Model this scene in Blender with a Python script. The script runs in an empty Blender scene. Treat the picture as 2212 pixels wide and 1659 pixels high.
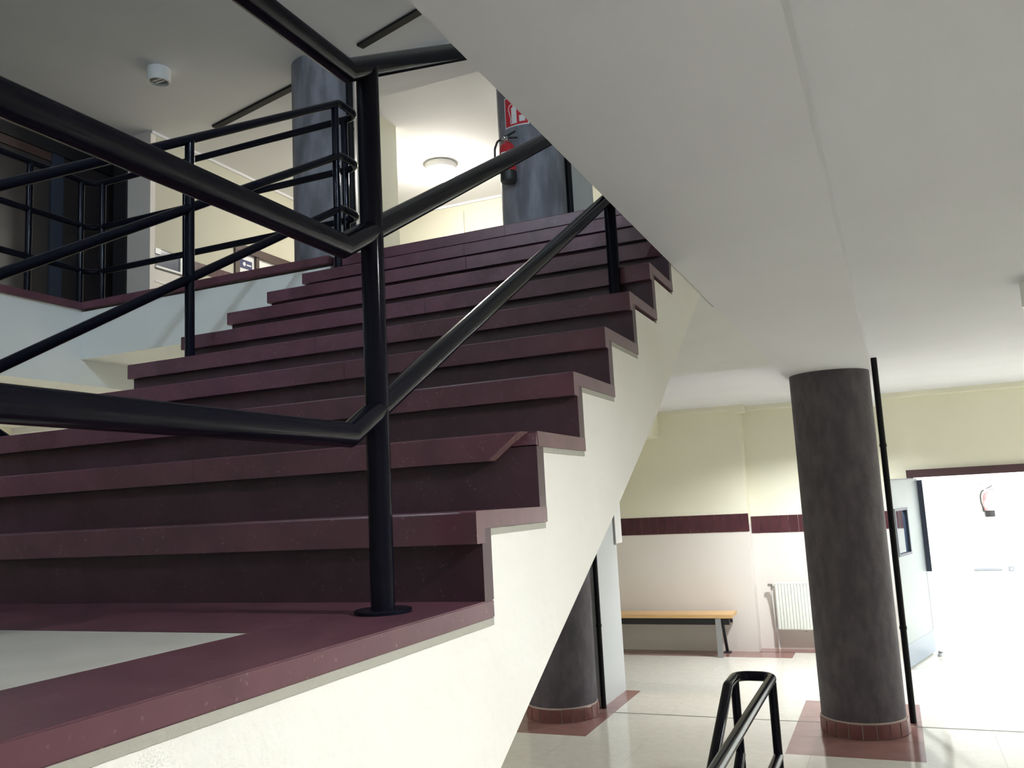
import bpy, bmesh, math, random
from mathutils import Vector, Matrix
random.seed(7)
sc = bpy.context.scene
COL = sc.collection

# ------------------------------------------------------------------ camera
cam_d = bpy.data.cameras.new('camera')
cam = bpy.data.objects.new('camera', cam_d)
COL.objects.link(cam)
cam_d.sensor_width = 36.0
cam_d.lens = 1870.18 / 2212 * 36.0
cam_d.clip_start = 0.02
cam_d.clip_end = 100
RT = Vector((0.91556848, 0.39886994, -0.05135301))
DN = Vector((-0.1015026, 0.10563243, -0.98921131))
FW = Vector((-0.38914212, 0.91090316, 0.13720006))
CP = Vector((0.69957968, -1.45551005, 0.17378349))
mw = Matrix.Identity(4)
for i in range(3):
    mw[i][0] = RT[i]; mw[i][1] = -DN[i]; mw[i][2] = -FW[i]; mw[i][3] = CP[i]
cam.matrix_world = mw
sc.camera = cam

# ------------------------------------------------------------------ exposure / world
vs = sc.view_settings
vs.view_transform = 'Standard'
vs.look = 'None'
vs.gamma = 1.0
vs.use_curve_mapping = False
vs.exposure = 0.0
w = bpy.data.worlds.new('world')
sc.world = w
w.use_nodes = True
w.node_tree.nodes['Background'].inputs[0].default_value = (0.55, 0.68, 0.9, 1)
w.node_tree.nodes['Background'].inputs[1].default_value = 0.4


def area(name, loc, target, sx, sy, power, color):
    d = bpy.data.lights.new(name, 'AREA')
    d.shape = 'RECTANGLE'; d.size = sx; d.size_y = sy
    d.energy = power; d.color = color
    o = bpy.data.objects.new(name, d)
    COL.objects.link(o)
    o.location = loc
    o.rotation_euler = (Vector(target) - Vector(loc)).to_track_quat('-Z', 'Y').to_euler()
    return o


# added cool fill, set at an unseen window behind the camera
area('landing_cool_fill', (-0.3, -3.35, 1.65), (-3.2, 2.6, 1.5), 1.0, 1.2, 2, (0.70, 0.84, 1.0))
# added fill from the right of the lower floor, no glazing there
area('right_side_fill', (6.8, 2.5, -0.3), (0.0, 3.5, -0.3), 3.0, 2.2, 6, (0.90, 0.97, 1.0))
# daylight flooding the corridor beyond the double door
area('corridor_daylight', (3.9, 11.8, 1.1), (3.7, 12.0, -1.6), 3.6, 4.0, 760, (0.90, 0.96, 1.0))

# ------------------------------------------------------------------ constants
RZ = 0.165          # riser
TY = 0.29570        # going
NO = 0.0166         # nosing
WF = 2.144          # flight width
ZG = -1.65          # ground floor
Z1 = 1.65           # upper floor
ZC = 1.20           # ground ceiling
ZB = 1.07           # beam underside
ZU = 4.48           # upper ceiling


# ------------------------------------------------------------------ materials
def mat(name, col, rough=0.5, spec=0.5, metal=0.0, noise=None, bump=None, coat=0.0, emit=None, speck=None, streak=None):
    m = bpy.data.materials.new(name)
    m.use_nodes = True
    nt = m.node_tree
    b = nt.nodes['Principled BSDF']
    b.inputs['Base Color'].default_value = (*col, 1)
    b.inputs['Roughness'].default_value = rough
    b.inputs['Metallic'].default_value = metal
    b.inputs['Specular IOR Level'].default_value = spec
    b.inputs['Coat Weight'].default_value = coat
    if emit:
        b.inputs['Emission Color'].default_value = (*emit[0], 1)
        b.inputs['Emission Strength'].default_value = emit[1]
    tc = nt.nodes.new('ShaderNodeTexCoord')
    geo = nt.nodes.new('ShaderNodeNewGeometry')
    out = None
    if noise:                                   # (scale, other colour, contrast lo, hi)
        n = nt.nodes.new('ShaderNodeTexNoise')
        n.inputs['Scale'].default_value = noise[0]
        n.inputs['Detail'].default_value = 5
        src = geo.outputs['Position']
        if streak:
            mp = nt.nodes.new('ShaderNodeMapping')
            mp.inputs['Scale'].default_value = streak
            nt.links.new(src, mp.inputs['Vector'])
            src = mp.outputs['Vector']
        nt.links.new(src, n.inputs['Vector'])
        r = nt.nodes.new('ShaderNodeValToRGB')
        r.color_ramp.elements[0].position = noise[2]
        r.color_ramp.elements[1].position = noise[3]
        r.color_ramp.elements[0].color = (*col, 1)
        r.color_ramp.elements[1].color = (*noise[1], 1)
        nt.links.new(n.outputs['Fac'], r.inputs['Fac'])
        out = r.outputs['Color']
    if speck:                                   # (scale, colour, size)
        v = nt.nodes.new('ShaderNodeTexVoronoi')
        v.inputs['Scale'].default_value = speck[0]
        nt.links.new(geo.outputs['Position'], v.inputs['Vector'])
        r2 = nt.nodes.new('ShaderNodeValToRGB')
        r2.color_ramp.elements[0].position = speck[2] * 0.6
        r2.color_ramp.elements[1].position = speck[2]
        r2.color_ramp.elements[0].color = (1, 1, 1, 1)
        r2.color_ramp.elements[1].color = (0, 0, 0, 1)
        nt.links.new(v.outputs['Distance'], r2.inputs['Fac'])
        n3 = nt.nodes.new('ShaderNodeTexNoise')
        n3.inputs['Scale'].default_value = speck[0] * 0.4
        nt.links.new(geo.outputs['Position'], n3.inputs['Vector'])
        r3 = nt.nodes.new('ShaderNodeValToRGB')
        r3.color_ramp.elements[0].position = 0.52
        r3.color_ramp.elements[1].position = 0.68
        nt.links.new(n3.outputs['Fac'], r3.inputs['Fac'])
        mu = nt.nodes.new('ShaderNodeMath'); mu.operation = 'MULTIPLY'
        nt.links.new(r2.outputs['Color'], mu.inputs[0])
        nt.links.new(r3.outputs['Color'], mu.inputs[1])
        mx = nt.nodes.new('ShaderNodeMix'); mx.data_type = 'RGBA'
        nt.links.new(mu.outputs[0], mx.inputs[0])
        if out: nt.links.new(out, mx.inputs[6])
        else: mx.inputs[6].default_value = (*col, 1)
        mx.inputs[7].default_value = (*speck[1], 1)
        out = mx.outputs[2]
    if out:
        nt.links.new(out, b.inputs['Base Color'])
    if bump:                                    # (scale, strength, distance)
        n2 = nt.nodes.new('ShaderNodeTexNoise')
        n2.inputs['Scale'].default_value = bump[0]
        n2.inputs['Detail'].default_value = 6
        nt.links.new(geo.outputs['Position'], n2.inputs['Vector'])
        bp = nt.nodes.new('ShaderNodeBump')
        bp.inputs['Strength'].default_value = bump[1]
        bp.inputs['Distance'].default_value = bump[2]
        nt.links.new(n2.outputs['Fac'], bp.inputs['Height'])
        nt.links.new(bp.outputs['Normal'], b.inputs['Normal'])
    return m


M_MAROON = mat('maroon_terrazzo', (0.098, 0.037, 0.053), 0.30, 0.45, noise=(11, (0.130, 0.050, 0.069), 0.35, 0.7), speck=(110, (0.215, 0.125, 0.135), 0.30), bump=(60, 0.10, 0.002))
M_RISER = mat('darker_maroon_riser', (0.046, 0.020, 0.029), 0.35, 0.35, noise=(11, (0.062, 0.027, 0.038), 0.35, 0.7), speck=(110, (0.115, 0.065, 0.075), 0.28))  # darker maroon than the treads
M_FRACT = mat('broken_stone_face', (0.27, 0.16, 0.16), 0.9, 0.2, bump=(120, 0.8, 0.006))
M_BROWNF = mat('brown_floor_tile', (0.25, 0.13, 0.12), 0.16, 0.5, noise=(6, (0.29, 0.155, 0.145), 0.35, 0.7))
M_BROWNT = mat('glazed_maroon_tile', (0.062, 0.020, 0.026), 0.35, 0.35, noise=(7, (0.082, 0.027, 0.033), 0.3, 0.7))
M_BASET = mat('red_base_tile', (0.16, 0.06, 0.06), 0.3, 0.4, noise=(9, (0.21, 0.085, 0.08), 0.3, 0.7))
M_GROUT = mat('grout', (0.42, 0.34, 0.31), 0.9)
M_PLASTER = mat('cream_rough_plaster', (0.84, 0.825, 0.76), 0.85, 0.25, noise=(3, (0.81, 0.79, 0.72), 0.35, 0.7), bump=(34, 0.4, 0.010))
M_MORTAR = mat('grey_mortar', (0.40, 0.39, 0.33), 0.95, bump=(80, 0.5, 0.004))
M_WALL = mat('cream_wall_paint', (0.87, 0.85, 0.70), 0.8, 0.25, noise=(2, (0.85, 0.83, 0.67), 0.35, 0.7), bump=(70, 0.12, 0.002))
M_WALLP = mat('pinkish_white_wall_paint', (0.78, 0.73, 0.69), 0.8, 0.25, noise=(2, (0.76, 0.71, 0.66), 0.35, 0.7), bump=(70, 0.1, 0.002))
M_STUB = mat('cool_grey_white_paint', (0.60, 0.62, 0.63), 0.7, 0.3, noise=(2, (0.57, 0.59, 0.60), 0.35, 0.7), bump=(70, 0.1, 0.002))
M_FASC = mat('white_fascia_paint', (0.74, 0.75, 0.73), 0.8, 0.25, noise=(3, (0.71, 0.72, 0.70), 0.35, 0.7), bump=(60, 0.15, 0.003))
M_CEIL = mat('off_white_ceiling_paint', (0.74, 0.74, 0.76), 0.9, 0.2, noise=(1.6, (0.715, 0.71, 0.735), 0.35, 0.7), bump=(90, 0.08, 0.002))
M_COLUMN = mat('dark_grey_column_paint', (0.072, 0.062, 0.076), 0.62, 0.35, noise=(7, (0.110, 0.096, 0.110), 0.38, 0.66), bump=(28, 0.5, 0.006), streak=(2.0, 2.0, 0.9))
M_COLUMN_B = mat('cool_lit_column_paint', (0.155, 0.152, 0.178), 0.55, 0.35, noise=(5, (0.26, 0.262, 0.305), 0.40, 0.62), bump=(28, 0.3, 0.004), streak=(1.8, 1.8, 0.45))  # lighter, bluer copy of the column paint; cool light put into the colour
M_RAIL = mat('black_gloss_railing_paint', (0.006, 0.006, 0.011), 0.14, 0.09, bump=(90, 0.06, 0.001))
M_PIPE = mat('black_pipe_paint', (0.006, 0.006, 0.008), 0.5, 0.2)
M_FLOOR = mat('polished_cream_terrazzo', (0.66, 0.64, 0.57), 0.10, 0.5, noise=(14, (0.71, 0.69, 0.62), 0.35, 0.7), speck=(120, (0.45, 0.42, 0.36), 0.3))
M_LTILE = mat('dull_beige_terrazzo', (0.57, 0.55, 0.49), 0.28, 0.5, noise=(10, (0.63, 0.61, 0.55), 0.35, 0.7))
M_JOINT = mat('dark_joint_strip', (0.16, 0.15, 0.13), 0.6)
M_WOOD = mat('light_beech_wood', (0.62, 0.38, 0.17), 0.35, 0.5, noise=(8, (0.68, 0.44, 0.21), 0.3, 0.7), streak=(0.4, 6, 6))
M_BLACK = mat('black_steel', (0.015, 0.015, 0.018), 0.4)
M_STEEL = mat('grey_steel', (0.35, 0.35, 0.36), 0.4, metal=0.5)
M_RAD = mat('white_radiator_enamel', (0.82, 0.84, 0.78), 0.35)
M_WHITE = mat('white_enamel', (0.80, 0.80, 0.79), 0.4)
M_DOOR = mat('pale_grey_door_laminate', (0.25, 0.28, 0.29), 0.35)
M_DFRAME = mat('dark_brown_door_frame', (0.07, 0.035, 0.04), 0.4)
M_KICK = mat('blue_grey_kick_plate', (0.22, 0.26, 0.32), 0.35)
M_GREYF = mat('grey_frame', (0.22, 0.23, 0.26), 0.45)
M_NAVY = mat('dark_navy_frame', (0.03, 0.04, 0.07), 0.4)
M_RED = mat('extinguisher_red', (0.55, 0.02, 0.03), 0.3, coat=0.4)
M_REDWASH = mat('glare_washed_red', (0.72, 0.30, 0.32), 0.4)  # paler red: the corridor's overexposed wash put into the colour
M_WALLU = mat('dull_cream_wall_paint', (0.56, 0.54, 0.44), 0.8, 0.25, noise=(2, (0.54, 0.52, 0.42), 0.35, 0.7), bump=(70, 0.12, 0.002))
M_SIGNR = mat('sign_red', (0.62, 0.025, 0.04), 0.4)
M_SIGNW = mat('sign_white', (0.82, 0.82, 0.80), 0.5)
M_SIGNB = mat('sign_blue', (0.03, 0.035, 0.13), 0.4)
M_GREEN = mat('label_green', (0.1, 0.5, 0.3), 0.5)
M_CHROME = mat('brushed_metal', (0.6, 0.6, 0.6), 0.25, metal=1.0)
M_BROWNW = mat('dark_brown_wood', (0.055, 0.032, 0.030), 0.45, noise=(6, (0.075, 0.042, 0.037), 0.3, 0.7))
M_DARKP = mat('dark_panel', (0.028, 0.024, 0.026), 0.35, noise=(4, (0.040, 0.033, 0.033), 0.3, 0.7))
M_GLASSD = mat('dark_blue_glass_panel', (0.10, 0.11, 0.16), 0.15)
M_LAMPOFF = mat('lamp_reflector', (0.30, 0.30, 0.33), 0.25, metal=0.6)
M_LAMPON = mat('lamp_lit_ground', (1, 1, 1), 0.5, emit=((0.96, 0.985, 1.0), 1260))
M_LAMPON2 = mat('lamp_lit_wallwash', (1, 1, 1), 0.5, emit=((0.96, 0.99, 1.0), 1900))
M_LAMPFILL_L = mat('fill_lamp_left_hall', (1, 1, 1), 0.5, emit=((1.0, 0.97, 0.86), 2000))
M_LAMPFILL_R = mat('fill_lamp_right_hall', (1, 1, 1), 0.5, emit=((0.97, 1.0, 0.99), 3000))
M_LAMPCOOL = mat('lamp_lit_cool', (1, 1, 1), 0.5, emit=((0.66, 0.83, 1.05), 3200))
M_LAMPCOOL2 = mat('lamp_lit_cool_dim', (1, 1, 1), 0.5, emit=((0.70, 0.85, 1.05), 850))
M_LAMPUP = mat('lamp_lit_upper', (1, 1, 1), 0.5, emit=((1.0, 0.96, 0.88), 230))


def glass_mat():
    m = bpy.data.materials.new('clear_glass')
    m.use_nodes = True
    b = m.node_tree.nodes['Principled BSDF']
    b.inputs['Transmission Weight'].default_value = 1.0
    b.inputs['Roughness'].default_value = 0.0
    b.inputs['IOR'].default_value = 1.02
    b.inputs['Base Color'].default_value = (0.85, 0.95, 1.0, 1)
    return m


M_GLASS = glass_mat()


# ------------------------------------------------------------------ mesh builder
class MB:
    def __init__(self):
        self.v = []; self.f = []; self.m = []

    def face(self, idx, mi=0):
        self.f.append(idx); self.m.append(mi)

    def box(self, x0, y0, z0, x1, y1, z1, mi=0):
        n = len(self.v)
        self.v += [(x0, y0, z0), (x1, y0, z0), (x1, y1, z0), (x0, y1, z0), (x0, y0, z1), (x1, y0, z1), (x1, y1, z1), (x0, y1, z1)]
        for q in ((0, 3, 2, 1), (4, 5, 6, 7), (0, 1, 5, 4), (1, 2, 6, 5), (2, 3, 7, 6), (3, 0, 4, 7)):
            self.face([n + i for i in q], mi)
        return self

    def prism_x(self, prof, x0, x1, mi=0, x1f=None):
        """profile in (y,z), counter-clockwise seen from +X, extruded along X"""
        n = len(self.v); k = len(prof)
        self.v += [(x0, p[0], p[1]) for p in prof]
        self.v += [((x1 if x1f is None else x1f(p[0], p[1])), p[0], p[1]) for p in prof]
        self.face([n + i for i in range(k)][::-1], mi)
        self.face([n + k + i for i in range(k)], mi)
        for i in range(k):
            j = (i + 1) % k
            self.face([n + i, n + j, n + k + j, n + k + i], mi)
        return self

    def prism_z(self, prof, z0, z1, mi=0):
        n = len(self.v); k = len(prof)
        self.v += [(p[0], p[1], z0) for p in prof]
        self.v += [(p[0], p[1], z1) for p in prof]
        self.face([n + i for i in range(k)][::-1], mi)
        self.face([n + k + i for i in range(k)], mi)
        for i in range(k):
            j = (i + 1) % k
            self.face([n + i, n + j, n + k + j, n + k + i], mi)
        return self

    def obox(self, a, b, wid, hgt, up=(0, 0, 1), mi=0):
        """box along a->b with given width and height"""
        a = Vector(a); b = Vector(b); d = (b - a).normalized()
        s = d.cross(Vector(up)).normalized(); u = s.cross(d).normalized()
        n = len(self.v)
        for p in (a, b):
            for (i, j) in ((-1, -1), (1, -1), (1, 1), (-1, 1)):
                self.v.append(tuple(p + s * (i * wid / 2) + u * (j * hgt / 2)))
        for q in ((3, 2, 1, 0), (4, 5, 6, 7), (0, 1, 5, 4), (1, 2, 6, 5), (2, 3, 7, 6), (3, 0, 4, 7)):
            self.face([n + i for i in q], mi)
        return self

    def lathe(self, prof, c=(0, 0, 0), seg=32, a0=0.0, a1=2 * math.pi, mi=0, mis=None):
        """profile list of (r,z) turned about Z through c"""
        full = abs(a1 - a0 - 2 * math.pi) < 1e-6
        n = len(self.v); k = len(prof); ns = seg if full else seg + 1
        for s in range(ns):
            a = a0 + (a1 - a0) * s / seg
            for r, z in prof:
                self.v.append((c[0] + r * math.cos(a), c[1] + r * math.sin(a), c[2] + z))
        for s in range(seg):
            t = (s + 1) % ns
            for i in range(k - 1):
                self.face([n + s * k + i, n + t * k + i, n + t * k + i + 1, n + s * k + i + 1], mis[i] if mis else mi)
        return self

    def tube(self, pts, r, seg=18, fillet=0.0, mi=0, cap=True, closed=False):
        P = [Vector(p) for p in pts]
        if fillet > 0:
            Q = [P[0]]
            for i in range(1, len(P) - 1):
                a, b, c = P[i - 1], P[i], P[i + 1]
                u = (a - b); v = (c - b)
                lu, lv = u.length, v.length
                u.normalize(); v.normalize()
                ang = u.angle(v)
                if ang > math.radians(178):
                    Q.append(b); continue
                t = min(fillet / math.tan(ang / 2), lu * 0.49, lv * 0.49)
                rr = t * math.tan(ang / 2)
                bis = (u + v).normalized()
                cen = b + bis * (rr / math.sin(ang / 2))
                p0 = b + u * t; p1 = b + v * t
                v0 = (p0 - cen); v1 = (p1 - cen)
                tot = v0.angle(v1); ax = v0.cross(v1).normalized()
                ns = max(3, int(tot / math.radians(12)))
                for s in range(ns + 1):
                    Q.append(cen + Matrix.Rotation(tot * s / ns, 3, ax) @ v0)
            Q.append(P[-1]); P = Q
        n0 = len(self.v); k = len(P)
        T = []
        for i in range(k):
            if closed:
                T.append(((P[(i + 1) % k] - P[i]).normalized() + (P[i] - P[i - 1]).normalized()).normalized())
            elif i == 0: T.append((P[1] - P[0]).normalized())
            elif i == k - 1: T.append((P[-1] - P[-2]).normalized())
            else: T.append(((P[i + 1] - P[i]).normalized() + (P[i] - P[i - 1]).normalized()).normalized())
        ref = Vector((0, 0, 1)) if abs(T[0].z) < 0.9 else Vector((1, 0, 0))
        s = T[0].cross(ref).normalized()
        for i in range(k):
            s = (s - T[i] * s.dot(T[i])).normalized()
            u = T[i].cross(s)
            # mitre: stretch in the bend plane
            st = 1.0; bd = None
            if 0 < i < k - 1:
                a = (P[i] - P[i - 1]).normalized(); c = (P[i + 1] - P[i]).normalized()
                ca = max(0.2, math.sqrt(max(0.0, (1 + a.dot(c)) / 2)))
                st = 1 / ca; bd = (c - a)
                bd = bd.normalized() if bd.length > 1e-5 else None
            for j in range(seg):
                an = 2 * math.pi * j / seg
                o = s * (r * math.cos(an)) + u * (r * math.sin(an))
                if bd is not None: o = o + bd * (o.dot(bd) * (st - 1))
                self.v.append(tuple(P[i] + o))
        rng = k if closed else k - 1
        for i in range(rng):
            ii = (i + 1) % k
            for j in range(seg):
                jj = (j + 1) % seg
                self.face([n0 + i * seg + j, n0 + i * seg + jj, n0 + ii * seg + jj, n0 + ii * seg + j], mi)
        if cap and not closed:
            self.face([n0 + j for j in range(seg)][::-1], mi)
            self.face([n0 + (k - 1) * seg + j for j in range(seg)], mi)
        return self

    def xform(self, m):
        self.v = [tuple(m @ Vector(p)) for p in self.v]
        return self

    def mesh(self, name, mats, smooth=None, bevel=None):
        me = bpy.data.meshes.new(name)
        me.from_pydata(self.v, [], self.f)
        for m in (mats if isinstance(mats, (list, tuple)) else [mats]):
            me.materials.append(m)
        for p, i in zip(me.polygons, self.m): p.material_index = i
        bm = bmesh.new(); bm.from_mesh(me)
        if bevel:
            bmesh.ops.bevel(bm, geom=[e for e in bm.edges if e.calc_face_angle(0) > 0.5], offset=bevel, segments=2, affect='EDGES', clamp_overlap=True)
        bmesh.ops.recalc_face_normals(bm, faces=bm.faces)
        bm.to_mesh(me); bm.free()
        if smooth is not None:
            for p in me.polygons: p.use_smooth = True
            me.set_sharp_from_angle(angle=math.radians(smooth))
        me.update()
        return me

    def build(self, name, mats, parent=None, smooth=None, bevel=None):
        return link(name, self.mesh(name, mats, smooth, bevel), parent)


def link(name, me, parent=None, loc=None, rz=None):
    o = bpy.data.objects.new(name, me)
    COL.objects.link(o)
    if parent is not None:
        o.parent = parent
        o.matrix_parent_inverse = Matrix.Translation(-Vector(parent.location)) if parent.type == 'EMPTY' else Matrix.Identity(4)
    if loc is not None: o.location = loc
    if rz is not None: o.rotation_euler = (0, 0, rz)
    return o


def thing(name, label, cat, loc=(0, 0, 0), group=None):
    o = bpy.data.objects.new(name, None)
    o.empty_display_size = 0.1
    COL.objects.link(o)
    o.location = loc
    return tag(o, label, cat, group)


def tag(o, label=None, cat=None, group=None):
    if label: o['label'] = label
    if cat: o['category'] = cat
    if group: o['group'] = group
    return o


def struct(name, mb, m, label=None, cat=None, smooth=None, bevel=None):
    o = mb.build(name, m, None, smooth, bevel)
    o['kind'] = 'structure'
    return tag(o, label, cat)


# ================================================================== SETTING: the shell
# ground floor slab, with the opening of the basement flight under the upper flight
g = MB()
g.box(-8, 2.85, ZG - 0.25, 8, 9.6, ZG - 0.012)
g.box(0.0, -3.6, ZG - 0.25, 8, 2.85, ZG - 0.012)
g.box(-8, -3.6, ZG - 0.25, -2.3, 2.85, ZG - 0.012)
g.box(0.5, 9.6, ZG - 0.25, 8.0, 15.2, ZG)
floor = struct('floor', g, M_FLOOR, 'polished cream terrazzo floor of the lower hall with brown borders', 'floor')
# terrazzo slabs of the lower hall (joints 2 mm)
TS = 0.6
slab = MB().box(0.0005, 0.0005, -0.012, TS - 0.0005, TS - 0.0005, 0.0).mesh('floor_tile', M_FLOOR)
for ix in range(-5, 7):
    for iy in range(-5, 6):
        x0, y0 = ix * TS, 6.0 + iy * TS
        if y0 < 2.85 and x0 < 0.0: continue
        if y0 < 2.85: continue
        if y0 + TS > 9.41 + 0.2: continue
        link('floor_tile', slab, floor, (x0, y0, ZG))
# brown border pieces laid flush (0.8 mm proud)
def border(poly, name='floor_border'):
    return MB().prism_z(poly, ZG - 0.004, ZG + 0.0008).build(name, M_BROWNF, floor)
def rect(x0, y0, x1, y1): return [(x0, y0), (x1, y0), (x1, y1), (x0, y1)]
border(rect(-0.17, 5.09, 0.73, 5.56)); border(rect(-0.17, 5.563, 0.73, 6.15)); border(rect(-0.17, 6.153, 0.73, 6.73))
border(rect(-2.7, 5.22, -1.685, 5.56)); border(rect(-1.83, 5.563, -1.685, 6.2)); border(rect(-1.83, 6.203, -1.685, 6.86)); border(rect(-2.7, 5.563, -1.833, 6.2))
for k in range(6):
    border(rect(-3.6 + k * 0.52, 8.70, -3.6 + (k + 1) * 0.52 - 0.002, 9.06))
border([(-0.878, 9.04), (-0.45, 9.04), (0.3, 9.04), (0.3, 9.28), (-0.878, 9.28)])
# dark expansion joint across the hall
struct('trim_1', MB().box(-3.0, 5.992, ZG - 0.006, 3.0, 6.008, ZG + 0.0014), M_JOINT, 'thin dark expansion joint across the cream hall floor', 'joint strip')

# pit walls of the basement flight
struct('wall_pit', MB().box(0.0, -3.6, -4.0, 0.1, 2.85, ZG - 0.25).box(-2.4, -3.6, -4.0, -2.3, 2.85, ZG - 0.25).box(-2.3, -3.6, -4.1, 0.0, 2.95, -4.0).box(-2.4, 2.85, -4.0, 0.1, 2.95, ZG - 0.25), M_WALLP, 'white walls of the basement stair opening', 'wall')

# ground floor walls
def back_wall(name, x0, x1, y, zs, label):
    return struct(name, MB().box(x0, y, zs, x1, 9.5, ZC + 0.1, 0) if zs > 0 else MB().box(x0, y, zs, x1, 9.5, -0.2, 1).box(x0, y, -0.2, x1, 9.5, ZC + 0.1, 0), [M_WALL, M_WALLP], label, 'wall')
wall_back = back_wall('wall_back', -8, -0.88, 9.06, ZG - 0.2, 'cream painted back wall of the lower hall behind the bench')
wall_recess = back_wall('wall_recess', -0.88, 0.90, 9.28, ZG - 0.2, 'cream painted wall of the shallow recess behind the radiator')
back_wall('wall_over_door', 0.90, 3.05, 9.28, 0.30, 'cream painted wall above the double door')
back_wall('wall_back_end', 3.05, 8, 9.28, ZG - 0.2, 'cream painted back wall to the right of the double door')
struct('wall_left', MB().box(-8.1, -3.6, ZG - 0.2, -8, 9.5, ZC + 0.2), M_WALL, 'cream left wall of the lower hall', 'wall')
struct('wall_right', MB().box(7.2, -3.6, ZG - 0.2, 7.3, 9.5, ZU), M_WALL, 'cream right wall of the hall', 'wall')
g = MB()
g.box(-8, -3.8, -4.0, 8, -3.6, 0.9)
g.box(-8, -3.8, 0.9, -0.9, -3.6, ZU)
g.box(0.4, -3.8, 0.9, 8, -3.6, ZU)
g.box(-0.9, -3.8, 2.4, 0.4, -3.6, ZU)
struct('wall_front', g, M_WALL, 'cream wall behind the landing with an added window opening', 'wall')
struct('window_1', MB().box(-0.9, -3.72, 0.9, -0.84, -3.66, 2.4).box(0.34, -3.72, 0.9, 0.4, -3.66, 2.4).box(-0.84, -3.72, 0.9, 0.34, -3.66, 0.96).box(-0.84, -3.72, 2.34, 0.34, -3.66, 2.4), M_GREYF, 'added grey framed window behind the landing', 'window')  # unseen window, added along with the cool fill light

# cornice along the top of the back wall
struct('trim_2', MB().box(-3.2, 8.985, 1.145, -0.84, 9.06, ZC).box(-0.84, 9.20, 1.145, 6.0, 9.28, ZC).box(-0.93, 8.965, 1.105, -0.80, 9.06, ZC + 0.001), M_WALL, 'cream cornice running along the top of the back wall', 'cornice')
# downstand beam at the left end of the back wall
struct('trim_3', MB().box(-4.2, 8.3, 0.88, -1.86, 9.06, ZC), M_WALL, 'cream boxed downstand beam in the corner under the ceiling', 'beam')

# ceilings of the lower hall = underside of the upper floor slab
g = MB()
g.box(0.40, -3.6, ZC, 8, 9.4, ZC + 0.40)
g.box(-8, 5.0, ZC, 0.0, 9.4, ZC + 0.40)
ceiling = struct('ceiling', g, M_CEIL, 'off-white ceiling of the lower hall', 'ceiling')
# deep flat beam beside the flight, its edge very slightly out of square
g = MB()
g.prism_z([(0.0, -3.6), (0.575, -3.6), (0.655, 6.9), (0.655, 9.28), (0.0, 9.28)], ZB, Z1 - 0.06)
struct('trim_4', g, M_CEIL, 'broad flat off-white beam over the right side of the stair', 'beam')
# slab edges round the stair void
g = MB(); g.box(-4.14, 2.62, 1.27, -WF, 5.0, Z1 - 0.06).box(-WF, 2.72, ZB, 0.0, 5.0, Z1 - 0.06).box(-WF + 0.04, 2.40, ZB, -0.006, 2.72, 1.2)
struct('trim_5', g, M_FASC, 'white slab edge of the upper floor at the head of the stair', 'slab edge')
g = MB(); g.box(-4.9, -3.6, 1.10, -4.14, 5.0, Z1 - 0.06)
struct('trim_6', g, M_FASC, 'white slab edge of the upper floor along the left of the void', 'slab edge')
g = MB(); g.box(-8, -3.6, 1.27, -4.9, 5.0, Z1 - 0.06)
struct('trim_7', g, M_FASC, 'white underside of the upper floor at far left', 'slab')
# upper floor finish
g = MB()
g.box(-8, 2.72, Z1 - 0.06, 7.2, 9.4, Z1).box(-8, 2.66, Z1 - 0.06, -WF, 2.72, Z1).box(0, 2.66, Z1 - 0.06, 7.2, 2.72, Z1).box(-8, -3.6, Z1 - 0.06, -4.14, 2.66, Z1).box(0.0, -3.6, Z1 - 0.06, 7.2, 2.66, Z1)
struct('floor_upper', g, M_LTILE, 'beige floor of the upper storey', 'floor')
# maroon edging of the upper floor
g = MB(); g.box(-4.16, 2.60, Z1 - 0.045, -WF, 2.66, Z1 + 0.003)
struct('trim_8', g, M_MAROON, 'maroon stone edging of the upper floor beside the stair head', 'edging', bevel=0.003)
g = MB(); g.box(-4.20, -3.6, Z1 - 0.045, -4.12, 2.60, Z1 + 0.003)
struct('trim_9', g, M_MAROON, 'maroon stone edging of the upper floor along the left of the void', 'edging', bevel=0.003)

# upper storey shell
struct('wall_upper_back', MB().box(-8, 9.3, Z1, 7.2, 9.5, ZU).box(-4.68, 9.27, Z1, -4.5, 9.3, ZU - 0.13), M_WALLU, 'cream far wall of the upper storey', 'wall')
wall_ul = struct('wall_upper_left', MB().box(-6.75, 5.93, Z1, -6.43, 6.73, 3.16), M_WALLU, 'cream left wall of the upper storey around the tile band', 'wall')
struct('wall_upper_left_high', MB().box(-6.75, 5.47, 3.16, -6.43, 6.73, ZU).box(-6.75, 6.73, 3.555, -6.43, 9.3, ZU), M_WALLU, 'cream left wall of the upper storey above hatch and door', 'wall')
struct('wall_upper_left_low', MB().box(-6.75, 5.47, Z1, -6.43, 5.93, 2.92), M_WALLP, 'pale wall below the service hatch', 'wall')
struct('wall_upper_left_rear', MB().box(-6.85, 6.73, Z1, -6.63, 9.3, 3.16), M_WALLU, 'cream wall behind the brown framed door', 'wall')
struct('trim_10', MB().box(-6.43, 5.4, ZU - 0.03, -6.40, 9.27, ZU).box(-6.43, 9.27, ZU - 0.03, -0.2, 9.3, ZU), M_CEIL, 'thin shadowed cornice line round the upper ceiling', 'cornice')
struct('ceiling_upper', MB().box(-8, -3.8, ZU, 7.3, 9.5, ZU + 0.2), M_CEIL, 'dim off-white ceiling of the upper storey', 'ceiling')
struct('trim_11', MB().box(-3.68, 5.35, ZU - 0.15, 7.2, 5.72, ZU), M_CEIL, 'shallow ceiling band between the upper columns', 'beam')
struct('trim_12', MB().box(-6.76, 5.40, Z1, -6.425, 5.47, ZU), M_WALLP, 'grey white pilaster at the end of the upper left wall', 'pilaster')

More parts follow.
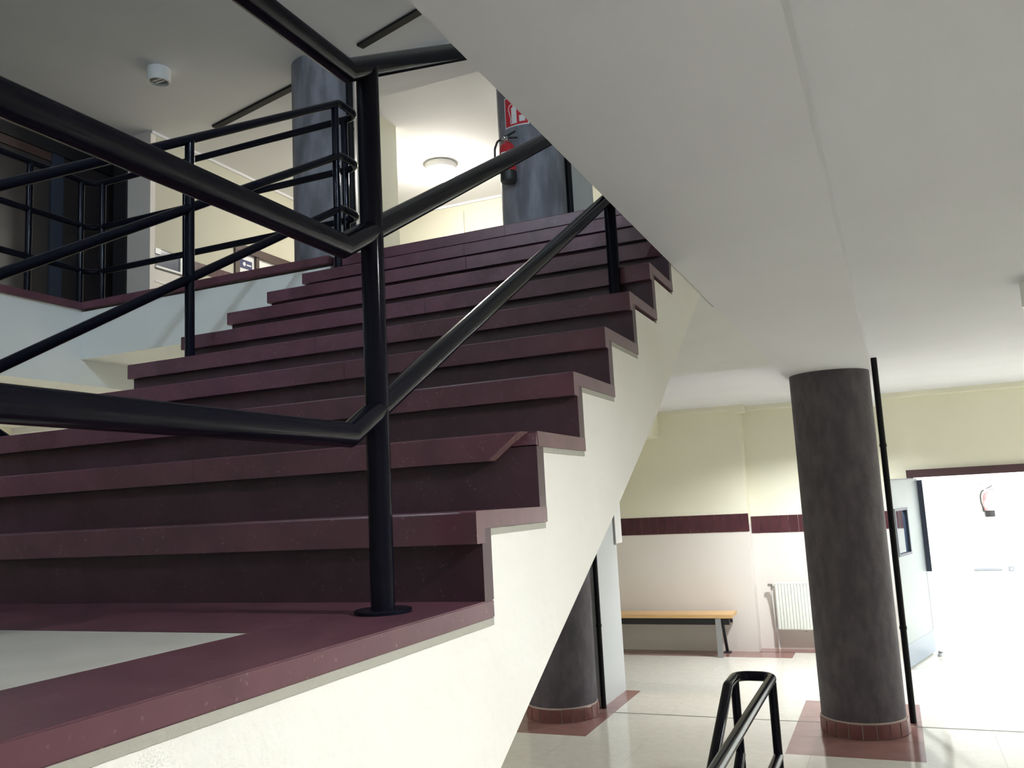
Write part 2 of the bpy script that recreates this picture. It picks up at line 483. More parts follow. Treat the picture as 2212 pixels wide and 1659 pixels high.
# corridor beyond the door
struct('wall_corridor_back', MB().box(0.4, 15.0, ZG, 6.2, 15.2, ZC + 0.2), M_WHITE, 'bright white far wall of the corridor beyond the door', 'wall')
struct('wall_corridor_left', MB().box(0.5, 9.5, ZG, 0.6, 15.0, ZC + 0.2), M_WHITE, 'bright white left wall of the corridor beyond the door', 'wall')
struct('wall_corridor_right', MB().box(6.0, 9.5, ZG, 6.2, 15.0, ZC + 0.2), M_WHITE, 'bright white right wall of the corridor beyond the door', 'wall')
struct('ceiling_corridor', MB().box(0.5, 9.4, ZC, 6.2, 15.2, ZC + 0.2), M_WHITE, 'white ceiling of the corridor', 'ceiling')

# ================================================================== STAIRCASE
stair = thing('staircase', 'maroon stone staircase rising from the landing with a white plastered side', 'staircase')


def tread_profile(z, y0, th=0.033, lip=0.060, back=TY + 0.03, r=0.004):
    """tread plate with a hanging nosing lip; (y,z) CCW from +X"""
    yf = y0 - NO
    return [(yf, z - lip), (y0 + 0.018, z - lip), (y0 + 0.018, z - th), (y0 + back, z - th), (y0 + back, z),
            (yf + r, z), (yf + r * 0.3, z - r * 0.3), (yf, z - r)]


def tread(k, xa, xb, x1f=None, name='tread'):
    z = k * RZ; y0 = (k - 1) * TY
    bk = TY + 0.046 if k < 10 else 0.35
    return MB().prism_x(tread_profile(z, y0, back=bk), xa, xb, x1f=x1f).build(name, M_MAROON, stair)


XJ = {1: -1.35, 2: -0.95, 3: -1.25, 4: -0.88, 5: -1.207, 6: -0.9, 7: -1.3, 8: -1.0, 9: -1.15, 10: -1.05}
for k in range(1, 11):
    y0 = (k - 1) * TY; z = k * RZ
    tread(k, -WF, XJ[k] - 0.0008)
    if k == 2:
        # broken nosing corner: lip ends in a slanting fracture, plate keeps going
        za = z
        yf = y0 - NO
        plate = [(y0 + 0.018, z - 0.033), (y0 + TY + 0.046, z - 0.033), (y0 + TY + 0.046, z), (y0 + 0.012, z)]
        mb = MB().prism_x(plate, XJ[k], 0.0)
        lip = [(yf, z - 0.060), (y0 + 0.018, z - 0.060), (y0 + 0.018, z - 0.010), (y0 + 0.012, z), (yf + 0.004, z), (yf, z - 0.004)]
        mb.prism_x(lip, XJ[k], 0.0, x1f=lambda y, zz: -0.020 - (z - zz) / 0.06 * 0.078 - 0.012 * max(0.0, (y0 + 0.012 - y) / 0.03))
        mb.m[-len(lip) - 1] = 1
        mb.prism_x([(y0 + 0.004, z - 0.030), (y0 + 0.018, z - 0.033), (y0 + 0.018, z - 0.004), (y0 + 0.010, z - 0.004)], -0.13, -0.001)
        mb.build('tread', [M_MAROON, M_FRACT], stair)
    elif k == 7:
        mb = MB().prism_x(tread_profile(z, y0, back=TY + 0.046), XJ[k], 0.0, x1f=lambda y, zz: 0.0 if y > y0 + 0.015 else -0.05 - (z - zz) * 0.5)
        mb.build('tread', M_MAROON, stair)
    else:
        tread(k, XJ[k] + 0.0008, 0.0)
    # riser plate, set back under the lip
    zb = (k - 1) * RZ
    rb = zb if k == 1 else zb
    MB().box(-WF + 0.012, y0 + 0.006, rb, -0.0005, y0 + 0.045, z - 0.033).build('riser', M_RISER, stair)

# white plastered body, stepped under the stone
prof = [(-3.58, -0.045)]
prof.append((0.045, -0.045))
for k in range(1, 11):
    y0 = (k - 1) * TY
    prof.append((y0 + 0.045, k * RZ - 0.045))
    if k < 10: prof.append((k * TY + 0.045, k * RZ - 0.045))
prof[-1] = (9 * TY + 0.045, 10 * RZ - 0.045)
body = [(-3.58, -0.9), (-0.9, -0.9), (-0.9, -0.86), (-0.44, -0.575), (0.045, -0.302), (0.346, -0.139), (0.856, 0.130), (1.453, 0.462), (1.757, 0.662), (2.42, 1.075), (2.715, 1.075), (2.715, 1.60)]
top = [(9 * TY + 0.045, 1.60)]
for k in range(9, 0, -1):
    top.append(((k - 1) * TY + TY + 0.045 if k < 9 else 9 * TY + 0.045, k * RZ - 0.045))
    top.append(((k - 1) * TY + 0.045, k * RZ - 0.045))
top.append((0.045, -0.045)); top.append((-3.58, -0.045))
MB().prism_x(body + top[0:], -WF + 0.03, -0.004).build('plastered_side', M_PLASTER, stair)
# mortar bed showing as a grey line under each tread end
for k in range(1, 5):
    y0 = (k - 1) * TY
    MB().box(-0.2, y0 + 0.048, k * RZ - 0.046, -0.0022, y0 + TY + 0.040, k * RZ - 0.0325).build('mortar_bed', M_MORTAR, stair)

# landing: maroon edging, beige slabs
EB = 0.222
ys = [0.045, -1.25, -2.4, -3.58]
for a, b in zip(ys[:-1], ys[1:]):
    MB().box(-EB, b + 0.001, -0.033, 0.0, a, 0.0).build('landing_edging', M_MAROON, stair, bevel=0.002)
    MB().box(-0.2, b + 0.001, -0.046, -0.0022, a, -0.0325).build('mortar_bed', M_MORTAR, stair)
xs = [-EB - 0.001, -1.1, -2.1, -3.1, -4.14]
for a, b in zip(xs[:-1], xs[1:]):
    MB().box(b + 0.001, -0.372, -0.033, a, 0.02 if b > -2.2 else 0.0, 0.0).build('landing_edging', M_MAROON, stair)
tile = MB().box(0.001, 0.001, -0.033, 0.599, 0.599, -0.0005).mesh('landing_tile', M_LTILE)
for i in range(6):
    for j in range(5):
        link('landing_tile', tile, stair, (-EB - 0.001 - 0.6 * (i + 1), -0.373 - 0.6 * (j + 1), 0))
MB().box(-4.14, -3.58, -0.35, -WF + 0.03, 0.0, -0.035).build('landing_slab', M_PLASTER, stair)

# ================================================================== COLUMNS
def column(x, y, z0, z1, r, m, label, base=True, fin=None, pipe=None):
    c = thing('column', label, 'column', (x, y, z0))
    MB().lathe([(0, z0), (r, z0), (r, z1), (0, z1)], (x, y, 0), 72).build('shaft', m, c, smooth=40)
    if base:
        MB().lathe([(r + 0.004, z0), (r + 0.004, z0 + 0.112), (r, z0 + 0.118)], (x, y, 0), 72).build('base_grout', M_GROUT, c, smooth=40)
        n = 20
        da = 2 * math.pi / n; gp = 0.004 / r
        h = 0.105
        tl = MB().lathe([(r + 0.001, 0.003), (r + 0.012, 0.003), (r + 0.012, h - 0.002), (r + 0.010, h), (r + 0.001, h), (r + 0.001, 0.003)], (0, 0, 0), 4, gp, da - gp).mesh('base_tile', M_BASET, smooth=40)
        for i in range(n):
            t = link('base_tile', tl, c, (x, y, z0 + random.uniform(0, 0.004)), i * da)
    return c


column(0.33, 5.85, ZG, ZB, 0.302, M_COLUMN, 'dark grey round column with red tiled foot standing nearest the open door')
column(-2.1, 5.85, ZG, ZC, 0.302, M_COLUMN, 'dark grey round column with red tiled foot half hidden by the stair side')
column(-2.1, 5.85, Z1, ZU, 0.302, M_COLUMN_B, 'grey upper column carrying the fire extinguisher', base=False)
column(-3.98, 5.2, Z1, ZU, 0.302, M_COLUMN_B, 'grey upper column behind the looped railing ends at the stair head', base=False)


def pipe(x, y, z0, z1, r, label):
    p = thing('drain_pipe', label, 'pipe', (x, y, z0))
    MB().tube([(x, y, z0), (x, y, z1)], r, 16).build('pipe', M_PIPE, p, smooth=40)
    for z in (z0 + 0.25 * (z1 - z0), z0 + 0.75 * (z1 - z0)):
        MB().lathe([(r + 0.0005, z - 0.012), (r + 0.004, z - 0.012), (r + 0.004, z + 0.012), (r + 0.0005, z + 0.012)], (x, y, 0), 16).build('clip', M_PIPE, p, smooth=40)
    return p


pipe(0.672, 6.12, ZG, ZC, 0.024, 'thin black pipe on the right of the column by the door')
pipe(-1.818, 6.125, ZG, ZC, 0.022, 'thin black pipe between the half hidden lower column and the white wall stub')
pipe(-1.80, 6.02, Z1, ZU, 0.030, 'black pipe on the right of the extinguisher column')
pipe(-3.655, 5.16, Z1, ZU, 0.034, 'black pipe beside the grey upper column behind the newel post')

# wall stubs behind the columns
def stub(name, x0, y0, z0, x1, y1, z1, label):
    return struct(name, MB().box(x0, y0, z0, x1, y1, z1), M_STUB, label, 'wall')
stub('wall_stub_lower', -2.5, 6.15, ZG, -1.832, 6.87, ZC, 'short white wall behind the half hidden lower column')
stub('wall_stub_upper', -2.5, 6.15, Z1, -1.832, 6.87, ZU, 'short white wall behind the extinguisher column')
struct('wall_stub_middle', MB().box(-4.5, 6.3, Z1, -4.035, 6.66, ZU), M_WALL, 'cream wall stub behind the grey upper column', 'wall')

# ================================================================== RAILINGS
RR = 0.021
SL = 0.5625


def flange(x, y, z, parent, r=0.05):
    return MB().lathe([(0, 0), (r, 0), (r, 0.005), (r - 0.002, 0.007), (RR, 0.008), (0, 0.008)], (x, y, z), 40).build('base_flange', M_RAIL, parent, smooth=35)


# near railing on the right edge of landing and flight
XR = -0.123
rail_a = thing('stair_railing', 'thick black tube railing in the foreground along the landing edge and right of the flight', 'railing', (XR, -0.145, 0), )
for zl, yb in ((0.302, -0.236), (0.628, -0.240), (0.962, -0.213)):
    z_at = lambda y: zl + (y - yb) * SL
    MB().tube([(XR, -3.55, zl), (XR, yb, zl), (XR, 2.60, z_at(2.60))], RR, 28, 0.0).build('rail', M_RAIL, rail_a, smooth=50)
for (yp, zb, zt) in ((-0.145, 0.0, 1.0), (1.44, 0.825, 1.88), (2.56, 1.485, 2.52), (-1.75, 0.0, 0.962), (-3.4, 0.0, 0.962)):
    p = MB().tube([(XR, yp, zb), (XR, yp, zt)], RR, 28).build('post', M_RAIL, rail_a, smooth=50)
    flange(XR, yp, zb, p)

# far railing: left of the flight, round the stair head and along the upper floor; lower end turns down the other flight
XL, XD, YF, XC = -2.02, -2.255, 2.76, -4.21
rail_b = thing('stair_railing', 'black tube railing left of the flight turning onto the upper floor edge', 'railing', (XL, 1.38, 0.825))
for zl, yb, zt in ((0.302, -0.236, 1.90), (0.628, -0.240, 2.215), (0.962, -0.213, 2.535)):
    yt = 2.56
    pts = [(XD, 2.62, zl - (2.62 + 0.1) * SL), (XD, -0.10, zl), (XD, -0.26, zl), (XL, -0.26, zl), (XL, yb + 0.02, zl), (XL, yt, zt), (XL, YF, zt), (XC, YF, zt), (XC, -3.5, zt)]
    MB().tube(pts, RR, 20, 0.075).build('rail', M_RAIL, rail_b, smooth=50)
for (x, y, zb, zt) in ((XL, 1.385, 0.825, 1.87), (XL, 2.52, 1.485, 2.52), (XL - 0.10, YF, Z1, 2.535), (-3.37, YF, Z1, 2.535), (XC + 0.09, YF, Z1, 2.535), (XC, YF - 0.10, Z1, 2.535),
                       (XC, 2.27, Z1, 2.535), (XC, 0.9, Z1, 2.535), (XC, -0.6, Z1, 2.535), (XL, -0.16, 0.0, 0.98), (XD, -0.10, 0.0, 0.96)):
    MB().tube([(x, y, zb), (x, y, zt)], RR, 20).build('post', M_RAIL, rail_b, smooth=50)

# railing round the basement opening
rail_c = thing('stair_railing', 'black tube railing with a looped end standing low on the hall floor', 'railing', (0.0, 2.92, ZG))
for z, xl, xr in ((-0.705, -0.083, 0.090), (-1.055, -0.083, 0.090)):
    if z > -1:
        MB().tube([(xl, 1.0, z - 1.72 * 0.47), (xl, 2.72, z), (xl, 2.955, z), (xr, 2.955, z), (xr, -3.2, z)], RR * 1.1, 24, 0.065).build('rail', M_RAIL, rail_c, smooth=50)
    else:
        MB().tube([(xl, 1.0, z - 1.92 * 0.47), (xl, 2.90, z)], RR * 1.1, 24).build('rail', M_RAIL, rail_c, smooth=50)
        MB().tube([(xr, 2.90, z), (xr, -3.2, z)], RR * 1.1, 24).build('rail', M_RAIL, rail_c, smooth=50)
for x, y, zt in ((-0.083, 2.90, -0.72), (0.090, 2.90, -0.72), (0.09, 1.0, -0.72), (0.09, -1.0, -0.72)):
    MB().tube([(x, y, ZG), (x, y, zt)], RR, 24).build('post', M_RAIL, rail_c, smooth=50)

# ================================================================== TILE BAND on the back wall
def band(x0, x1, y, z0, z1, wt, wall, m=M_BROWNT, axis='x'):
    h = z1 - z0
    me = MB().box(0.0014, -0.006, 0.001, wt - 0.0016, 0.0, h - 0.001).mesh('wall_tile', m)
    n = int(round((x1 - x0) / wt))
    for i in range(n):
        if axis == 'x': link('wall_tile', me, wall, (x0 + i * wt, y - random.uniform(0, 0.0005), z0))
        else: link('wall_tile', me, wall, (y + random.uniform(0, 0.001), x0 + i * wt, z0), math.pi / 2)
band(-2.86, -0.88, 9.06, -0.285, -0.075, 0.0995, wall_back)
band(-0.878, 0.85, 9.28, -0.318, -0.118, 0.108, wall_recess)
band(5.93, 6.73, -6.43, 3.02, 3.145, 0.1, wall_ul, axis='y')

# ================================================================== BENCH
bn = thing('bench', 'long light wood bench on grey legs against the back wall', 'bench', (-2.1, 8.85, ZG))
MB().box(-3.2, 8.64, -1.222, -1.085, 9.0, -1.180).build('seat', M_WOOD, bn, bevel=0.004)
MB().box(-3.15, 8.70, -1.300, -1.13, 8.76, -1.224).build('front_bar', M_BLACK, bn)
MB().box(-3.15, 8.90, -1.300, -1.13, 8.94, -1.224).build('rear_bar', M_BLACK, bn)
for x in (-1.245, -3.0):
    MB().box(x - 0.030, 8.635, ZG, x + 0.030, 8.675, -1.224).build('leg', M_STEEL, bn, bevel=0.004)
    MB().obox((x, 8.88, -1.24), (x + 0.015, 9.0, ZG + 0.012), 0.035, 0.03, up=(1, 0, 0)).box(x - 0.02, 8.94, ZG, x + 0.06, 9.03, ZG + 0.012).build('leg', M_BLACK, bn)

# ================================================================== RADIATOR
rd = thing('radiator', 'white panel radiator on the wall between bench and column', 'radiator', (-0.25, 9.2, -1.43))
x0, x1, z0, z1 = -0.655, 0.25, -1.42, -0.885
g = MB(); nf = 26
ww = (x1 - x0) / nf
for i in range(nf):
    a = x0 + i * ww
    g.prism_z([(a, 9.165), (a + ww * 0.12, 9.150), (a + ww * 0.88, 9.150), (a + ww, 9.165), (a + ww, 9.18), (a, 9.18)], z0 + 0.012, z1 - 0.012)
g.build('front_panel', M_RAD, rd)
MB().box(x0 - 0.002, 9.165, z0, x1 + 0.002, 9.235, z0 + 0.012).box(x0 - 0.002, 9.148, z1 - 0.012, x1 + 0.002, 9.235, z1).box(x0 - 0.004, 9.158, z0 + 0.012, x0 + 0.0, 9.235, z1 - 0.012).build('casing', M_RAD, rd)
MB().box(x0 + 0.02, 9.215, z0 + 0.02, x1 - 0.02, 9.235, z1 - 0.02).build('back_panel', M_RAD, rd)
for bx in (x0 + 0.15, x1 - 0.15):
    MB().box(bx - 0.012, 9.235, z0 + 0.03, bx + 0.012, 9.279, z1 - 0.03).build('bracket', M_RAD, rd)
v = MB().tube([(x0, 9.195, z1 - 0.05), (x0 - 0.05, 9.195, z1 - 0.05)], 0.010, 12)
v.tube([(x0 - 0.045, 9.195, z1 - 0.085), (x0 - 0.045, 9.195, z1 - 0.02)], 0.014, 12)
v.tube([(x0 - 0.045, 9.195, z1 - 0.03), (x0 - 0.085, 9.195, z1 - 0.03)], 0.017, 14)
v.build('valve', M_CHROME, rd, smooth=40)
MB().tube([(x0 - 0.045, 9.195, z1 - 0.085), (x0 - 0.035, 9.235, z0 - 0.01), (x0 - 0.035, 9.255, z0 - 0.03)], 0.009, 10, 0.03).build('supply_pipe', M_WHITE, rd, smooth=40)
MB().tube([(x0 - 0.010, 9.2, z0 + 0.03), (x0 - 0.022, 9.24, z0 + 0.0), (x0 - 0.022, 9.255, z0 - 0.05), (x0 - 0.022, 9.255, ZG)], 0.009, 10, 0.02).build('supply_pipe', M_WHITE, rd, smooth=40)
MB().tube([(-0.36, 9.19, z0 + 0.006), (-0.36, 9.19, z0 - 0.02)], 0.008, 10).build('drain_plug', M_STEEL, rd, smooth=40)

# ================================================================== DOOR
dr = struct('door_1', MB().box(0.865, 9.24, 0.235, 3.1, 9.32, 0.322).box(0.90, 9.25, ZG, 0.935, 9.33, 0.235).box(3.0, 9.25, ZG, 3.1, 9.33, 0.235), M_DFRAME, 'open double door with dark frame and pale leaf beside the column', 'door')
# open leaf: hinge at (0.945,9.24), swung towards the hall
hx, hy = 0.940, 9.22
lx, ly = -0.265, -0.964
LN = Vector((-ly, lx, 0))           # leaf normal, towards +X side
def leaf_box(s0, s1, z0, z1, t0, t1):
    P = []
    for s, t in ((s0, t0), (s1, t0), (s1, t1), (s0, t1)):
        P.append((hx + lx * s + LN.x * t, hy + ly * s + LN.y * t))
    return MB().prism_z(P, z0, z1)
def add(a, b):
    n = len(a.v); a.v += b.v; a.f += [[i + n for i in f] for f in b.f]; a.m += b.m; return a
lf = leaf_box(0, 0.50, ZG + 0.015, 0.215, -0.02, 0.02)
add(lf, leaf_box(0.98, 1.08, ZG + 0.015, 0.215, -0.02, 0.02)); add(lf, leaf_box(0.50, 0.98, ZG + 0.015, -0.56, -0.02, 0.02)); add(lf, leaf_box(0.50, 0.98, -0.075, 0.215, -0.02, 0.02))
leaf = lf.build('leaf', M_DOOR, dr)
fr = leaf_box(0.50, 0.53, -0.56, -0.075, -0.026, 0.026); add(fr, leaf_box(0.95, 0.98, -0.56, -0.075, -0.026, 0.026)); add(fr, leaf_box(0.53, 0.95, -0.56, -0.535, -0.026, 0.026)); add(fr, leaf_box(0.53, 0.95, -0.10, -0.075, -0.026, 0.026))
fr.build('vision_frame', M_NAVY, leaf)
leaf_box(0.53, 0.95, -0.535, -0.10, -0.003, 0.003).build('vision_pane', M_GLASS, leaf)
leaf_box(0.0, 1.08, ZG + 0.015, -1.415, 0.0205, 0.023).build('kick_plate', M_KICK, leaf)
leaf_box(1.02, 1.08, ZG + 0.2, 0.2, 0.0205, 0.024).build('edge_strip', M_GREYF, leaf)
add(leaf_box(-0.004, 1.084, 0.215, 0.228, -0.022, 0.022), leaf_box(-0.01, 0.0, ZG + 0.015, 0.215, -0.022, 0.022)).build('edge_trim', M_GREYF, leaf)
MB().box(0.955, 9.22, -0.79, 1.015, 9.29, 0.205).build('jamb_shade', M_NAVY, dr)  # dark strip stands in for shade on the jamb
ds = thing('door_stop', 'small white door stop on the floor at the foot of the open leaf', 'door stop', (0.99, 9.02, ZG))
MB().lathe([(0, 0), (0.035, 0), (0.035, 0.012), (0.022, 0.03), (0.022, 0.05), (0.018, 0.058), (0, 0.058)], (1.00, 9.0, ZG), 20).build('body', M_WHITE, ds, smooth=40)
MB().lathe([(0.0225, 0.034), (0.0255, 0.036), (0.0255, 0.045), (0.0225, 0.047)], (1.00, 9.0, ZG), 20).build('rubber_ring', M_GREYF, ds, smooth=40)

# handrail and furniture of the far corridor
hr = thing('handrail', 'short grey handrail on the far corridor wall', 'handrail', (2.0, 14.95, -1.29))
MB().tube([(1.81, 14.93, -1.292), (2.22, 14.93, -1.292)], 0.022, 12).build('rail', M_GREYF, hr, smooth=40)
for x in (1.88, 2.15):
    MB().tube([(x, 14.93, -1.292), (x, 15.0, -1.292)], 0.010, 8).build('bracket', M_GREYF, hr, smooth=40)
sk = thing('wall_socket', 'small grey wall socket right of the corridor handrail', 'socket', (2.36, 14.98, -1.29))
MB().box(2.32, 14.975, -1.33, 2.40, 15.0, -1.25).build('plate', M_GREYF, sk, bevel=0.004)
MB().lathe([(0, 0), (0.022, 0), (0.022, 0.006), (0, 0.006)], (0, 0, 0), 16).xform(Matrix.Translation((2.36, 14.975, -1.29)) @ Matrix.Rotation(math.pi / 2, 4, 'X')).build('rocker', M_STEEL, sk)


# ================================================================== FIRE EXTINGUISHERS
def extinguisher(x, y, z, h, label, yaw=0.0, scale=1.0, red=None):
    t = thing('fire_extinguisher', label, 'fire extinguisher', (x, y, z))
    r = 0.074 * scale; H = h * 0.80
    M_ = Matrix.Translation((x, y, z)) @ Matrix.Rotation(yaw, 4, 'Z')
    def fin(o): o.matrix_world = M_ @ Matrix.Identity(4); return o
    b = h * 0.20
    def part(name, mb, m):
        me = mb.mesh(name, m, smooth=40)
        o = bpy.data.objects.new(name, me); COL.objects.link(o); o.parent = t
        o.rotation_euler = (0, 0, yaw)
        return o
    part('base_cup', MB().lathe([(0, 0), (r * 0.92, 0), (r * 1.03, 0.012), (r * 1.03, b), (r * 0.99, b + 0.003)], (0, 0, 0), 32), M_BLACK)
    cyl = part('cylinder', MB().lathe([(r * 0.99, b * 0.9), (r, b), (r, H * 0.80), (r * 0.94, H * 0.88), (r * 0.72, H * 0.95), (r * 0.38, H * 0.995), (r * 0.22, H), (r * 0.22, H + 0.02), (0, H + 0.02)], (0, 0, 0), 32), red or M_RED)
    ls = part('label_sheet', MB().lathe([(r * 1.006, H * 0.37), (r * 1.006, H * 0.64)], (0, 0, 0), 24, -math.pi / 2 - 1.25, -math.pi / 2 + 1.25), M_SIGNW)
    ls.parent = cyl; ls.rotation_euler = (0, 0, 0)
    part('label_stripe', MB().lathe([(r * 1.006, H * 0.655), (r * 1.006, H * 0.70)], (0, 0, 0), 24, -math.pi / 2 - 0.8, -math.pi / 2 + 0.8), M_SIGNW)
    vl = part('valve', MB().lathe([(0, H + 0.015), (0.018, H + 0.015), (0.018, H + 0.05), (0.012, H + 0.062), (0, H + 0.062)], (0, 0, 0), 16).tube([(-0.015, 0, H + 0.035), (-0.05, 0, H + 0.035)], 0.009, 10), M_CHROME)
    hd = part('handle', MB().obox((-0.02, 0, H + 0.055), (0.085, 0, H + 0.105), 0.022, 0.012).obox((-0.01, 0, H + 0.048), (0.10, 0, H + 0.040), 0.020, 0.010), M_BLACK)
    hd.parent = vl; hd.rotation_euler = (0, 0, 0)
    hs = part('hose', MB().tube([(-0.05, 0, H + 0.035), (-0.085, -0.005, H + 0.02), (-0.112, -0.01, H * 0.86), (-0.115, -0.012, H * 0.62), (-0.095, -0.015, H * 0.40)], 0.010, 10, 0.05), M_BLACK)
    nz = part('hose_nozzle', MB().tube([(-0.095, -0.015, H * 0.41), (-0.088, -0.015, H * 0.22)], 0.014, 10), M_BLACK)
    nz.parent = hs; nz.rotation_euler = (0, 0, 0)
    part('wall_bracket', MB().box(-0.02, r - 0.004, H * 0.70, 0.02, r + 0.045, H * 0.78), M_STEEL)
    return t


extinguisher(-2.188, 5.475, 3.055, 0.47, 'red fire extinguisher with black base hanging on the upper column', yaw=0.30)
extinguisher(2.14, 14.88, -0.435, 0.50, 'fire extinguisher seen through the open door on the far corridor wall', yaw=0.1, red=M_REDWASH)

# sign over the upper extinguisher, wrapped round the column
sg = thing('fire_sign', 'red and white fire extinguisher sign curved round the upper column', 'sign', (-2.1, 5.85, 3.6))
def wrap(name, a0, a1, z0, z1, rr, m, n=10):
    return MB().lathe([(rr, z0), (rr, z1)], (-2.1, 5.85, 0), n, a0, a1).build(name, m, sg, smooth=40)
A0 = math.radians(243.5); A1 = A0 + 0.82
wrap('plate', A0, A1, 3.605, 3.905, 0.3045, M_SIGNW)
wrap('red_field', A0 + 0.035, A1 - 0.035, 3.617, 3.893, 0.3055, M_SIGNR)
wrap('pictogram_body', A0 + 0.265, A0 + 0.44, 3.632, 3.79, 0.3065, M_SIGNW)
wrap('pictogram_neck', A0 + 0.32, A0 + 0.385, 3.79, 3.82, 0.3065, M_SIGNW)
wrap('pictogram_handle', A0 + 0.30, A0 + 0.47, 3.82, 3.835, 0.3065, M_SIGNW)
hp = [(A0 + 0.30, 3.825), (A0 + 0.20, 3.815), (A0 + 0.165, 3.78), (A0 + 0.20, 3.73), (A0 + 0.235, 3.69), (A0 + 0.225, 3.65), (A0 + 0.25, 3.632)]
MB().tube([(-2.1 + 0.3065 * math.cos(a), 5.85 + 0.3065 * math.sin(a), z) for a, z in hp], 0.0035, 8, 0.01).build('pictogram_hose', M_SIGNW, sg, smooth=40)
wrap('pictogram_flame', A0 + 0.52, A0 + 0.70, 3.64, 3.70, 0.3065, M_SIGNW)

# faint sign over the corridor extinguisher
sg2 = thing('corridor_sign', 'pale square sign above the corridor extinguisher', 'sign', (2.1, 14.99, 0.1))
MB().box(2.0, 14.988, 0.05, 2.22, 14.998, 0.27).build('plate', M_SIGNW, sg2)
MB().box(2.03, 14.984, 0.08, 2.19, 14.988, 0.24).build('red_field', M_REDWASH, sg2)
MB().box(2.09, 14.981, 0.10, 2.13, 14.984, 0.20).build('pictogram', M_SIGNW, sg2)

# ================================================================== CEILING LAMPS
def downlight(x, y, z, label, glow=None, r=0.11, h=0.135, rec=0.035):
    t = thing('ceiling_downlight', label, 'ceiling lamp', (x, y, z))
    MB().lathe([(r * 0.86, 0), (r, 0), (r, -h), (r * 0.84, -h), (r * 0.80, -h + 0.004), (r * 0.80, -h + rec), (0, -h + rec)], (x, y, z), 40).build('housing', M_WHITE, t, smooth=40)
    MB().lathe([(0, -h + rec - 0.001), (r * 0.76, -h + rec - 0.001), (r * 0.76, -h + rec - 0.004), (0, -h + rec - 0.004)], (x, y, z), 32).build('diffuser' if glow else 'reflector', glow or M_LAMPOFF, t)
    if not glow:
        MB().obox((x - r * 0.5, y - 0.02, z - h + 0.022), (x + r * 0.5, y - 0.02, z - h + 0.022), 0.014, 0.012).obox((x - r * 0.5, y + 0.02, z - h + 0.022), (x + r * 0.5, y + 0.02, z - h + 0.022), 0.014, 0.012).build('tube_bulb', M_WHITE, t)
    return t


downlight(-5.34, 4.45, ZU, 'unlit white cylinder lamp on the dim upper ceiling above the railing')
downlight(1.54, 3.75, ZC, 'white cylinder lamp on the lower ceiling at the right edge')
downlight(1.54, -0.25, ZC, 'lit white cylinder lamp on the lower ceiling over the hall beside the landing', M_LAMPON)
downlight(0.13, 7.85, ZB, 'lit white cylinder lamp on the lower ceiling near the back wall', M_LAMPON2, rec=0.048)
downlight(4.3, 7.4, ZC, 'added fill lamp, white cylinder on the lower ceiling right of the double door', M_LAMPFILL_R)  # unseen lamp added to brighten the wall over the door
downlight(-6.0, 3.6, 1.27, 'added fill lamp, white cylinder on the lower ceiling beyond the far flight', M_LAMPFILL_L)  # unseen lamp added so its bounce lifts the slab underside
# globe lamps of the upper storey
def globe(x, y, z, label, m, r=0.15, drop=0.06):
    t = thing('ceiling_globe', label, 'ceiling lamp', (x, y, z))
    MB().lathe([(0, 0), (0.09, 0), (0.09, -drop), (0.08, -drop - 0.01), (0, -drop - 0.01)], (x, y, z), 32).build('base', M_WHITE, t, smooth=40)
    pr = [(r * math.sin(a), -drop - r * 0.92 - r * math.cos(a)) for a in [math.radians(q) for q in range(0, 171, 10)]]
    pr[0] = (0, pr[0][1])
    MB().lathe(pr, (x, y, z), 32).build('shade', m, t, smooth=60)
    return t


t = thing('ceiling_lamp', 'glaring lit round lamp on the far upper ceiling beyond the stair head', 'ceiling lamp', (-4.11, 7.87, ZU))
MB().lathe([(0, 0), (0.16, 0), (0.20, -0.01), (0.20, -0.09), (0, -0.09)], (-4.11, 7.87, ZU), 36).build('housing', M_WHITE, t, smooth=40)
MB().lathe([(0.196, -0.091), (0.190, -0.130), (0.165, -0.175), (0.11, -0.205), (0, -0.218)], (-4.11, 7.87, ZU), 36).build('dome', M_LAMPUP, t, smooth=60)
globe(2.75, -1.65, ZU, 'lit globe lamp on the upper ceiling over the right gallery', M_LAMPCOOL, 0.06)
globe(-3.0, -3.3, ZU, 'lit globe lamp on the upper ceiling behind the landing', M_LAMPCOOL2, 0.06)
# ================================================================== UPPER LEFT: dark partition, conduit, hatch, door
dp = thing('dark_partition', 'dark framed partition with brown transom at the far left of the upper floor', 'partition', (-7.35, 4.0, Z1))
MB().box(-7.42, 0.5, 4.24, -7.33, 5.75, 4.42).build('header', M_BLACK, dp)
MB().box(-7.40, 0.5, 4.14, -7.345, 4.9, 4.235).build('transom', M_BROWNW, dp)
for y in (4.9, 3.4, 1.9, 0.5):
    MB().box(-7.42, y, Z1, -7.335, y + 0.15, 4.235).build('mullion', M_NAVY, dp)
for a, b in ((5.05, 5.75), (3.55, 4.9), (2.05, 3.4), (0.65, 1.9)):
    MB().box(-7.40, a, Z1 + 0.12, -7.36, b, 4.135 if a < 5 else 4.235).build('panel', M_DARKP, dp)
    MB().box(-7.40, a, Z1, -7.355, b, Z1 + 0.115).build('plinth', M_BROWNW, dp)
MB().box(-6.95, 5.38, Z1, -6.765, 5.47, 4.42).box(-7.45, 5.95, Z1, -6.765, 6.0, 4.42).build('side_panel', M_BLACK, dp)
struct('wall_upper_far_left', MB().box(-8.0, -3.6, Z1, -7.45, 6.0, ZU), M_DARKP, 'dark wall behind the partition', 'wall')

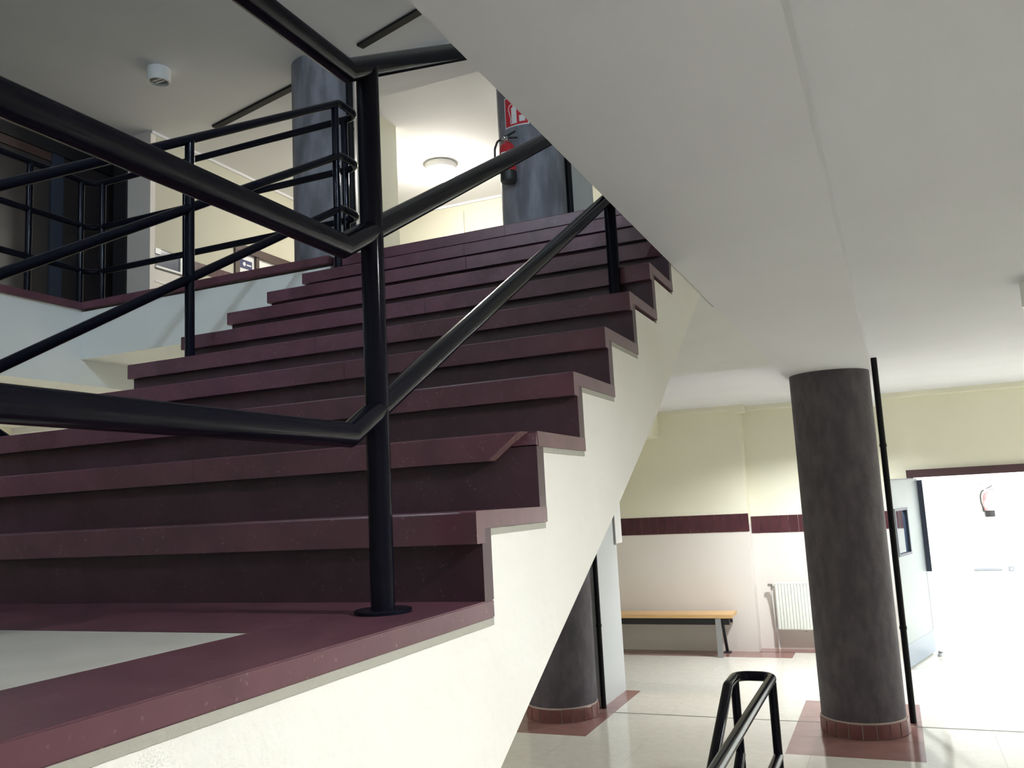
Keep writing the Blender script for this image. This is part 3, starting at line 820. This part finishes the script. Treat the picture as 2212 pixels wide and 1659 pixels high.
cd = thing('ceiling_conduit', 'black square conduit running slantwise across the upper ceiling', 'conduit', (-4.0, 5.2, ZU))
for a, b in (((-5.75, 5.66), (-4.30, 5.30)), ((-3.42, 5.00), (-2.2, 4.62))):
    MB().obox((a[0], a[1], ZU - 0.012), (b[0], b[1], ZU - 0.012), 0.075, 0.024).build('conduit_run', M_PIPE, cd)
ht = thing('service_hatch', 'white framed service hatch with dark glass in the upper left wall', 'hatch', (-6.43, 5.7, 2.95))
MB().box(-6.52, 5.475, 2.96, -6.435, 5.84, 3.155).build('dark_glass', M_GLASSD, ht)
MB().box(-6.52, 5.475, 2.938, -6.41, 5.925, 2.958).build('sill', M_WHITE, ht)
MB().box(-6.50, 5.843, 2.96, -6.42, 5.918, 3.16).build('side_post', M_WHITE, ht)
MB().box(-6.434, 5.475, 3.095, -6.42, 5.55, 3.158).build('corner_block', M_WHITE, ht)
MB().box(-6.43, 5.475, 2.775, -6.42, 5.925, 2.788).build('lower_ledge', M_WHITE, ht)

d2 = struct('door_2', MB().box(-6.62, 6.73, 3.455, -6.40, 8.6, 3.553).box(-6.62, 6.732, Z1, -6.405, 6.81, 3.455).box(-6.58, 7.13, Z1, -6.415, 7.185, 3.455), M_BROWNW, 'brown framed door with a blue sign in the upper left wall', 'door')
MB().box(-6.54, 6.81, Z1, -6.45, 7.13, 3.455).build('leaf', M_WHITE, d2)
MB().box(-6.54, 7.185, Z1, -6.45, 8.6, 3.455).build('side_panel', M_WHITE, d2)
bs = thing('blue_sign', 'small dark blue door sign with a white figure', 'sign', (-6.5, 6.95, 3.3))
MB().box(-6.449, 6.850, 3.27, -6.438, 7.072, 3.375).build('plate', M_SIGNB, bs)
MB().lathe([(0, 0), (0.026, 0), (0.026, 0.003), (0, 0.003)], (0, 0, 0), 16).xform(Matrix.Translation((-6.438, 6.925, 3.320)) @ Matrix.Rotation(math.pi / 2, 4, 'Y')).build('white_disc', M_SIGNW, bs)
MB().box(-6.438, 6.97, 3.308, -6.435, 7.05, 3.326).build('text_bar', M_SIGNW, bs)

# board on the end of the lower wall stub, seen edge-on
wb = thing('notice_board', 'thin white board fixed edge-on to the lower wall stub', 'board', (-1.83, 6.9, -0.05))
MB().box(-1.831, 6.80, -0.26, -1.816, 7.02, 0.14).build('panel', M_WHITE, wb)
MB().box(-1.831, 6.79, -0.27, -1.812, 6.80, 0.15).build('edge_rail', M_STEEL, wb)
